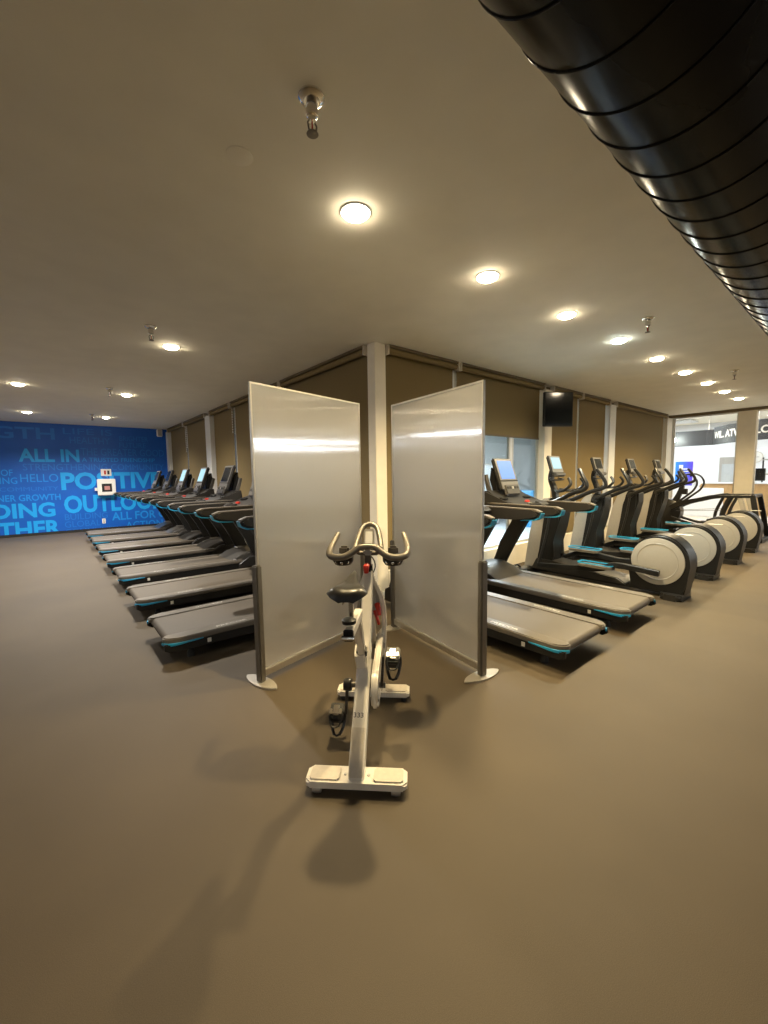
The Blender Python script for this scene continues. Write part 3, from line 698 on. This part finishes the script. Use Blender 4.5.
# ------------------------------------------------------------------ treadmills
def make_treadmill(scr):
    t = thing('treadmill', '', 'treadmill', (0, 0, 0), 0, 'treadmills')
    m = MB(); m.prism([(.06, .12), (.16, .085), (1.5, .06), (1.98, .05), (2.02, .10), (1.98, .17), (.10, .17)], -.34, .34, 'xz', .012); m.build('base_frame', 'black', t)
    for s in (-1, 1):
        rail = MB()
        o_, i_ = s*.385, s*.272
        n = 7; pts = []
        for i in range(n+1):
            a = math.radians(90*i/n); pts.append((.012+.10*(1-math.sin(a)), o_-s*.075*(1-math.cos(a))))
        pts = [(1.62, o_)]+[(.112, o_)]+[(.012+.10*(1-math.sin(math.radians(90*i/n))), o_-s*.085*(1-math.cos(math.radians(90*i/n)))) for i in range(1, n+1)]+[(.020, i_), (.05, i_-s*.002), (1.62, i_)]
        rail.prism(pts, .168, .214, 'xy', .010, 3); ro = rail.build('side_rail', 'rail_grey', t)
        sk = MB(); sk.prism([(.012, .125), (.05, .10), (1.7, .08), (1.7, .172), (.012, .172)], s*.345, s*.380, 'xz', .008); sk.build('side_skirt', 'black', t)
        b = MB(); path = [(.30, s*.384, .166), (.13, s*.387, .165), (.06, s*.376, .165), (.022, s*.345, .165), (.008, s*.315, .165)]
        b.tube(path, [.4, 1, 1.2, 1.2, .9], smooth=4, rect=(.006, .0095)); b.build('bumper', 'blue_accent', ro)
        MB().bb(.33, .36, s*.381-.004, s*.381+.004, .115, .150, .001).build('warning_label', 'print_white', t)
        sh = lambda a, b2, s=s: ((.42+.26*a if s < 0 else .68-.26*a), (s*.335-.016+.032*b2 if s < 0 else s*.335+.016-.032*b2), .2156)
        lettering('rail_lettering', 'PRECOR', sh, 'print_white', ro, .0)
        MB().lathe([(.030, 0), (.030, .035), (.018, .06)], (.22, s*.28, 0), 'z', 12).build('foot', 'black_rubber', t)
        MB().lathe([(.030, 0), (.030, .035), (.018, .06)], (1.9, s*.26, 0), 'z', 12).build('foot', 'black_rubber', t)
    bl = MB(); prof = [(1.66, .206), (.07, .206)]+[(.07-.038*math.sin(math.radians(a)), .168+.038*math.cos(math.radians(a))) for a in range(15, 181, 15)]+[(1.66, .130)]
    bl.prism(prof, -.268, .268, 'xz'); bl.build('running_belt', 'belt', t, ang=25)
    hd = MB(); hd.prism([(1.46, .205), (1.60, .27), (1.78, .325), (1.96, .315), (2.06, .24), (2.08, .13), (1.46, .13)], -.31, .31, 'xz', .02, 3); ho = hd.build('motor_hood', 'hood_grey', t)
    MB().bb(1.70, 1.82, .10, .22, .318, .332, .004).build('hood_badge', 'silver', ho)
    for s in (-1, 1):
        MB().prism([(1.55, .16), (1.70, .255), (1.95, .27), (2.05, .22), (2.06, .09), (1.55, .09)], s*.30, s*.40, 'xz', .015, 3).build('upright_foot', 'charcoal', t)
        u = MB(); u.prism([(1.80, .24), (1.985, .26), (1.86, .56), (1.66, .90), (1.60, 1.06), (1.36, 1.06), (1.46, .88), (1.66, .54)], s*.335, s*.400, 'xz', .016, 3); u.build('upright', 'black', t)
        # arm: thick rounded grip with pale top and blue underside at the tip
        h = MB(); prof = [(.64, 1.085), (.655, 1.055), (.70, 1.035), (.90, 1.020), (1.35, 1.015), (1.66, 1.03), (1.70, 1.10), (1.55, 1.135), (1.10, 1.130), (.72, 1.125), (.66, 1.115)]
        h.prism(prof, s*.335, s*.415, 'xz', .022, 4); hob = h.build('arm_rail', 'charcoal', t)
        hp2 = MB(); hp2.prism([(.648, 1.100), (.70, 1.118), (1.10, 1.124), (1.50, 1.127), (1.50, 1.140), (1.10, 1.139), (.70, 1.134), (.64, 1.112)], s*.345, s*.405, 'xz', .004); hp2.build('grip_top', 'rail_grey', hob)
        bt = MB(); bt.prism([(.630, 1.098), (.645, 1.055), (.70, 1.032), (.84, 1.020), (.84, 1.015), (.69, 1.025), (.638, 1.050), (.624, 1.096)], s*.340, s*.410, 'xz', .004); bt.build('grip_trim', 'blue_accent', hob)
    # dash between the arms, cup holders, stop key
    ds = MB(); ds.prism([(1.16, 1.10), (1.20, 1.13), (1.42, 1.17), (1.58, 1.27), (1.66, 1.27), (1.68, 1.12), (1.60, 1.06), (1.24, 1.06)], -.34, .34, 'xz', .018, 3); dso = ds.build('dash', 'charcoal', t)
    for s in (-1, 1):
        MB().lathe([(.050, -.012), (.054, 0), (.050, .012), (.038, .012), (.036, -.008)], (1.42, s*.24, 1.185), 'z', 20).build('cup_holder', 'black', dso)
        MB().tube([(1.62, s*.20, 1.20), (1.66, s*.215, 1.33), (1.70, s*.205, 1.46)], [1, .9, .8], smooth=3, rect=(.020, .030)).build('console_strut', 'hood_grey', t)
    cb2 = MB(); cb2.tube([(1.20, .0-.09, 1.135), (1.12, -.05, 1.12), (1.10, 0, 1.118), (1.12, .05, 1.12), (1.20, .09, 1.135)], .016, 8, smooth=4); cb2.build('sensor_bar', 'black_satin', dso)
    MB().lathe([(.022, 0), (.030, .006), (.026, .022), (.012, .026)], (1.25, .02, 1.138), 'z', 16).build('stop_button', 'red', dso)
    # console: tall tablet leaning towards the front
    tilt = math.atan2(.13, .355)
    c = Vector((1.545, 0, 1.465))
    co = MB(); co.box(c+Vector((.022, 0, 0)), (.050, .37, .41), roty(tilt), .018, 3); coo = co.build('console', 'charcoal', t)
    R = roty(tilt)
    MB().box(c+R @ Vector((-.004, 0, .005)), (.010, .352, .385), R, .004).build('console_bezel', 'bezel', coo)
    MB().box(c+R @ Vector((-.010, 0, .055)), (.006, .285, .235), R, .001).build('screen', scr, coo)
    MB().box(c+R @ Vector((-.011, 0, -.085)), (.012, .36, .012), R, .003).build('reading_shelf', 'black', coo)
    kp = MB(); kp.box(c+R @ Vector((-.006, 0, -.20)), (.045, .30, .15), R, .02, 3); kpo = kp.build('keypad', 'hood_grey', t)
    for i in range(5): MB().box(c+R @ Vector((-.030, -.10+.05*i, -.18)), (.006, .034, .03), R, .002).build('key', 'black' if i != 2 else 'silver', kpo)
    bk = MB(); bk.prism([(1.58, 1.22), (1.66, 1.22), (1.72, 1.40), (1.70, 1.55), (1.62, 1.50)], -.12, .12, 'xz', .02, 3); bk.build('console_back', 'black', t)
    return t
tmA = make_treadmill('screen_off'); tmB = make_treadmill('screen_pale'); tmC = make_treadmill('screen_on')
place = []
TL = 0.60
labsL = ['treadmill nearest the camera in the left row, half behind the left screen', 'second treadmill from the left screen in the left row', 'third treadmill from the left screen in the left row',
         'middle treadmill of the left row, fourth from the left screen', 'third treadmill from the blue wall in the left row', 'second treadmill from the blue wall in the left row', 'treadmill nearest the blue wall at the end of the left row']
for n in range(7):
    place.append((tmB if n in (3, 4) else tmA, (TL, 3.85+1.33*n, 0), 0, labsL[n], 'treadmills in the left row'))
place.append((tmA, (3.19, 1.37, 0), math.pi/2, 'treadmill right behind the right screen, nearest the camera on the right', 'treadmills in the right row'))
place.append((tmC, (4.34, 1.37, 0), math.pi/2, 'treadmill with lit console between the right screen and the ellipticals', 'treadmills in the right row'))
used = set()
for src, loc, rz, lab, grp in place:
    o = src if src.name not in used else copy_tree(src)
    used.add(src.name); o.location = loc; o.rotation_euler = (0, 0, rz); o['label'] = lab; o['group'] = grp

# ------------------------------------------------------------------ ellipticals
def make_elliptical(scr):
    t = thing('elliptical_trainer', '', 'elliptical', (0, 0, 0), 0, 'elliptical trainers in the right row')
    # floor frame
    fb = MB(); fb.bb(.0, 1.9, -.06, .06, .03, .10, .012); fb.build('base_beam', 'black', t)
    MB().prism(rrect(-.075, .14, -.22, .22, .05), .0, .07, 'xy', .02, 3).build('rear_foot', 'black_satin', t)
    MB().prism(rrect(1.78, 1.95, -.30, .30, .05), .0, .075, 'xy', .02, 3).build('front_foot', 'black_satin', t)
    for s in (-1, 1):
        w = MB().lathe([(.02, -.014), (.055, -.012), (.06, 0), (.055, .012), (.02, .014)], (1.96, s*.25, .062), 'y', 20).build('transport_wheel', 'black_rubber', t)
        MB().lathe([(.008, -.018), (.036, -.016), (.036, .016), (.008, .018)], (1.96, s*.25, .062), 'y', 16).build('hub_cap', 'chrome', w)
    # drive drum: black shell with light side discs
    C0 = (.175, .41)
    pts = []
    for i in range(19):
        a = math.radians(-12+190*i/18); pts.append((C0[0]-.30*math.cos(a), C0[1]+.325*math.sin(a)))
    pts += [(C0[0]+.335, C0[1]-.10), (C0[0]+.30, .10), (C0[0]+.2, .05), (-.075, .05), (-.10, .20)]
    dr = MB(); dr.prism(pts, -.165, .12, 'xz', .018, 3); dro = dr.build('drum_housing', 'black', t)
    for s in (-1, 1):
        MB().lathe([(.03, 0), (.262, 0), (.275, -s*.004), (.275, -s*.02)] if s < 0 else [(.275, -.02), (.275, -.004), (.262, 0), (.03, 0)], (C0[0]+.02, (-.183 if s < 0 else .138), C0[1]+.01), 'y', 56).build('side_disc', 'disc_grey', dro)
        MB().lathe([(.205, -.003), (.212, .003), (.219, -.003)], (C0[0]+.02, (-.184 if s < 0 else .139), C0[1]+.01), 'y', 56).build('disc_groove', 'panel_grey', dro)
    MB().bb(-.10, .05, -.05, .05, .742, .748, .002).build('shell_seam', 'panel_grey', dro)
    # pedal arms and pedals
    for s, px, pz, ch in ((-1, 1.20, .385, .26), (1, .84, .29, .40)):
        am = MB(); am.tube([(.14, s*.235, ch-.10 if s > 0 else ch+.28), (.60, s*.235, (ch+pz)/2-.02), (px, s*.235, pz-.05), (1.62, s*.27, .17)], [1, 1, 1, .9], smooth=4, rect=(.028, .034)); am.build('pedal_arm', 'black', t)
        pd = MB(); ol = rrect(px-.215, px+.215, s*.235-.08, s*.235+.08, .05)
        pd.prism(ol, pz-.03, pz, 'xy', .008); po = pd.build('pedal', 'rail_grey', t)
        rimm = MB(); rimm.tube([(x, y, pz+.018) for x, y in ol], 1, rect=(.006, .007), closed=True); rimm.build('pedal_rim', 'blue_accent', po)
        MB().tube([(1.62, s*.27, .17), (1.52, s*.245, .62), (1.47, s*.225, 1.02)], .017, 10, smooth=3).build('link_rod', 'black_satin', t)
        # moving handle
        MB().tube([(1.46, s*.225, 1.06), (1.36, s*.235, 1.10), (1.16, s*.26, 1.20), (1.00, s*.28, 1.255), (.965, s*.285, 1.32), (1.03, s*.275, 1.44), (1.085, s*.25, 1.52)], [.034, .032, .029, .027, .025, .025, .021], 12, smooth=5).build('moving_handle', 'black_satin', t)
        MB().lathe([(.03, -.03), (.05, -.025), (.05, .025), (.03, .03)], (1.47, s*.215, 1.05), 'y', 18).build('pivot_hub', 'charcoal', t)
        # fixed handle
        MB().tube([(1.50, s*.06, 1.24), (1.42, s*.16, 1.22), (1.30, s*.20, 1.24), (1.22, s*.19, 1.32), (1.26, s*.17, 1.40)], .020, 10, smooth=5).build('fixed_handle', 'black_satin', t)
    # ramp under the pedals
    MB().prism([(.52, .10), (.60, .15), (1.55, .24), (1.72, .24), (1.80, .08), (.52, .08)], -.17, .17, 'xz', .015, 3).build('ramp', 'charcoal', t)
    # tower: dark swan neck with pale front plate
    tw = MB(); tw.prism([(1.47, .10), (1.49, .30), (1.47, .50), (1.41, .72), (1.36, .92), (1.36, 1.08), (1.44, 1.13), (1.54, 1.12), (1.59, 1.02), (1.62, .86), (1.65, .62), (1.69, .34), (1.74, .10)], -.155, .155, 'xz', .035, 4); tw.build('tower', 'black', t)
    fp = MB(); fp.prism([(1.58, 1.03), (1.54, 1.115), (1.62, 1.115), (1.71, 1.03), (1.78, .86), (1.83, .60), (1.87, .34), (1.91, .10), (1.73, .10), (1.68, .34), (1.64, .62), (1.61, .86)], -.160, .160, 'xz', .012, 2); fp.build('front_plate', 'panel_grey', t)
    MB().tube([(1.52, 0, 1.08), (1.54, 0, 1.22), (1.60, 0, 1.38), (1.585, 0, 1.50)], [1.1, 1, .9, .9], smooth=4, rect=(.05, .032), upv=(1, 0, 0)).build('neck', 'black_satin', t)
    R = roty(.30); c = Vector((1.55, 0, 1.585))
    co = MB(); co.box(c, (.045, .32, .27), R, .016, 3); coo = co.build('console', 'charcoal', t)
    MB().box(c+R @ Vector((-.022, 0, .005)), (.008, .30, .25), R, .004).build('console_bezel', 'bezel', coo)
    MB().box(c+R @ Vector((-.027, 0, .02)), (.005, .23, .165), R, .001).build('screen', scr, coo)
    MB().box(c+R @ Vector((-.03, 0, -.155)), (.06, .27, .05), R, .012).build('keypad', 'hood_grey', coo)
    MB().tube([(1.55, -.10, 1.40), (1.52, -.20, 1.38), (1.50, .0, 1.37), (1.52, .20, 1.38), (1.55, .10, 1.40)], .012, 8, smooth=4).build('accessory_tray', 'black', t)
    return t
e0 = make_elliptical('screen_pale'); e1 = make_elliptical('screen_off')
labsE = ['elliptical trainer next to the right-hand treadmill, largest grey disc', 'second elliptical trainer from the right-hand treadmill', 'third elliptical trainer from the right-hand treadmill', 'elliptical trainer nearest the black cable-beam machine by the lobby glass']
for n, x in enumerate((5.60, 6.97, 8.40, 9.80)):
    o = (e0, e1, None, None)[n] or copy_tree(e1)
    o.location = (x, 1.42, 0); o.rotation_euler = (0, 0, math.pi/2); o['label'] = labsE[n]

# ------------------------------------------------------------------ adaptive motion trainer by the lobby glass
A = thing('motion_trainer', 'black motion trainer with sloping beams and rear gantry by the lobby glass', 'exercise machine', (11.45, 1.5, 0), math.pi/2)
MB().bb(.0, 2.0, -.05, .05, .02, .09, .01).build('base_beam', 'black', A)
MB().prism(rrect(1.75, 2.0, -.33, .33, .06), 0, .09, 'xy', .02).build('front_foot', 'black_satin', A)
hub = MB().lathe([(.05, -.17), (.24, -.165), (.30, -.13), (.30, .13), (.24, .165), (.05, .17)], (1.72, 0, .52), 'y', 36).build('front_housing', 'black_satin', A)
MB().lathe([(.02, -.176), (.06, -.174), (.062, -.165)], (1.70, 0, .58), 'y', 20).build('badge', 'silver', hub)
MB().prism([(1.55, .08), (1.90, .08), (1.90, .40), (1.55, .40)], -.14, .14, 'xz', .03).build('pedestal', 'black', A)
MB().tube([(1.60, 0, .70), (1.50, 0, .92), (1.45, 0, 1.10), (1.47, 0, 1.26)], [1.2, 1, .9, .8], smooth=4, rect=(.06, .05), upv=(1, 0, 0)).build('tower', 'black', A)
R = roty(.35); c = Vector((1.46, 0, 1.36))
co = MB(); co.box(c, (.05, .34, .26), R, .015, 3); coo = co.build('console', 'charcoal', A)
MB().box(c+R @ Vector((-.027, 0, .01)), (.006, .28, .2), R, .002).build('screen', 'screen_off', coo)
for s in (-1, 1):
    MB().tube([(1.58, s*.27, .62), (1.36, s*.30, .74), (1.05, s*.33, .83), (.82, s*.36, .90), (.66, s*.37, .92)], [1.3, 1.1, .9, .85, .85], smooth=4, rect=(.030, .050)).build('side_beam', 'black', A)
    MB().tube([(.70, s*.37, .92), (.12, s*.37, .93)], 1, rect=(.032, .030)).build('top_rail', 'black', A)
    MB().tube([(.14, s*.37, .94), (.06, s*.40, .50), (-.02, s*.43, .02)], 1, smooth=3, rect=(.030, .045), upv=(1, 0, 0)).build('rear_leg', 'black', A)
    MB().tube([(.34, s*.37, .92), (.24, s*.38, .50), (.16, s*.40, .02)], 1, smooth=3, rect=(.022, .04), upv=(1, 0, 0)).build('brace_leg', 'panel_grey', A)
    for k, x in enumerate((.62, .48)):
        MB().tube([(x, s*(.30-.03*k), .91), (x+.12, s*(.28-.03*k), .58), (x+.14, s*(.27-.03*k), .34)], 1, smooth=3, rect=(.018, .028), upv=(1, 0, 0)).build('hanging_link', 'black_satin', A)
    MB().tube([(.62, s*.25, .33), (1.05, s*.25, .26), (1.58, s*.22, .40)], 1, smooth=3, rect=(.028, .028)).build('pedal_arm', 'black', A)
    MB().prism(rrect(.62, 1.0, s*.25-.08, s*.25+.08, .04), .335, .365, 'xy', .006).build('pedal', 'charcoal', A)
    MB().tube([(1.50, s*.20, .72), (1.30, s*.24, .90), (1.16, s*.27, 1.04), (1.10, s*.28, 1.20), (1.16, s*.27, 1.34), (1.28, s*.25, 1.40), (1.36, s*.23, 1.34)], [.026, .024, .022, .02, .019, .019, .017], 12, smooth=5).build('moving_handle', 'black_satin', A)
    MB().tube([(1.40, s*.16, .74), (.70, s*.34, .88)], .006, 6).build('cable', 'alu_dark', A)
    MB().tube([(1.50, s*.17, .55), (.64, s*.33, .62)], .006, 6).build('cable', 'alu_dark', A)
MB().tube([(.13, -.40, .935), (.13, .40, .935)], 1, rect=(.030, .032)).build('cross_bar', 'black', A)
MB().tube([(-.02, -.46, .03), (-.02, .46, .03)], 1, rect=(.04, .028)).build('rear_foot', 'black', A)
MB().bb(1.34, 1.44, -.06, .06, .93, 1.06, .01).build('bottle_holder', 'black', A)

# ------------------------------------------------------------------ things on the walls
tv = thing('television', 'black flat television on an arm above the half-open window', 'television', (6.36, 3.34, 2.48), math.radians(-30))
MB().bb(-.25, .25, -.02, .035, -.27, .27, .008).build('tv_case', 'black', tv)
MB().bb(-.235, .235, -.023, -.02, -.255, .255).build('screen', 'screen_off', tv)
MB().tube([(.0, .02, 0), (.12, .2, 0), (.10, .40, 0)], 1, rect=(.02, .03)).build('mount_arm', 'black', tv)
MB().box((.185, .352, 0), (.16, .02, .16), rotz(math.radians(30)), .003).build('wall_plate', 'black', tv)
a0 = at(97, 478, 1, YB-.1); a1 = at(116, 496, 1, YB-.1)
ax, az = (a0.x+a1.x)/2, (a0.z+a1.z)/2
ad = thing('defibrillator_cabinet', 'white wall cabinet with dark window on the blue lettered wall', 'wall cabinet', (ax, YB, az))
MB().bb(-.215, .215, -.17, -.001, -.235, .235, .012).build('cabinet_box', 'paper_white', ad)
dd = MB().bb(-.20, .20, -.185, -.17, -.22, .22, .006).build('door', 'paper_white', ad)
MB().bb(-.12, .12, -.188, -.185, -.13, .10, .002).build('door_window', 'black', dd)
MB().bb(-.06, .07, -.190, -.188, -.08, .03, .001).build('kit_label', 'pink', dd)
MB().bb(-.28, -.215, -.12, -.03, -.10, -.01, .008).build('alarm_box', 'paper_white', ad)
sg0 = at(101, 469, 1, YB); sg1 = at(111, 476, 1, YB)
sg = thing('wall_sign', 'small white sign above the white wall cabinet', 'sign', ((sg0.x+sg1.x)/2, YB, (sg0.z+sg1.z)/2))
MB().bb(-.125, .125, -.02, -.001, -.10, .10, .003).build('sign_plate', 'paper_white', sg)
MB().bb(-.05, -.005, -.022, -.02, -.055, .055).build('symbol', 'red', sg)
MB().bb(.03, .08, -.022, -.02, -.055, .055).build('symbol', 'navy', sg)
ot = at(104, 521, 1, YB)
pl_ = thing('power_outlet', 'white power outlet low on the blue lettered wall', 'outlet', (ot.x, YB, ot.z))
MB().bb(-.04, .04, -.008, -.001, -.07, .07, .003).build('cover', 'paper_white', pl_)
for z in (-.03, .03): MB().bb(-.015, .015, -.010, -.008, z-.014, z+.014).build('socket', 'charcoal', pl_)
sk = thing('wall_speaker', 'small white speaker in the top corner of the blue wall', 'speaker', (2.72, YB-.07, CEIL-.12))
MB().bb(-.07, .07, -.07, .069, -.11, .11, .015).build('speaker_case', 'paper_white', sk)
MB().bb(-.055, .055, -.074, -.070, -.095, .095, .003).build('speaker_grille', 'panel_grey', sk)
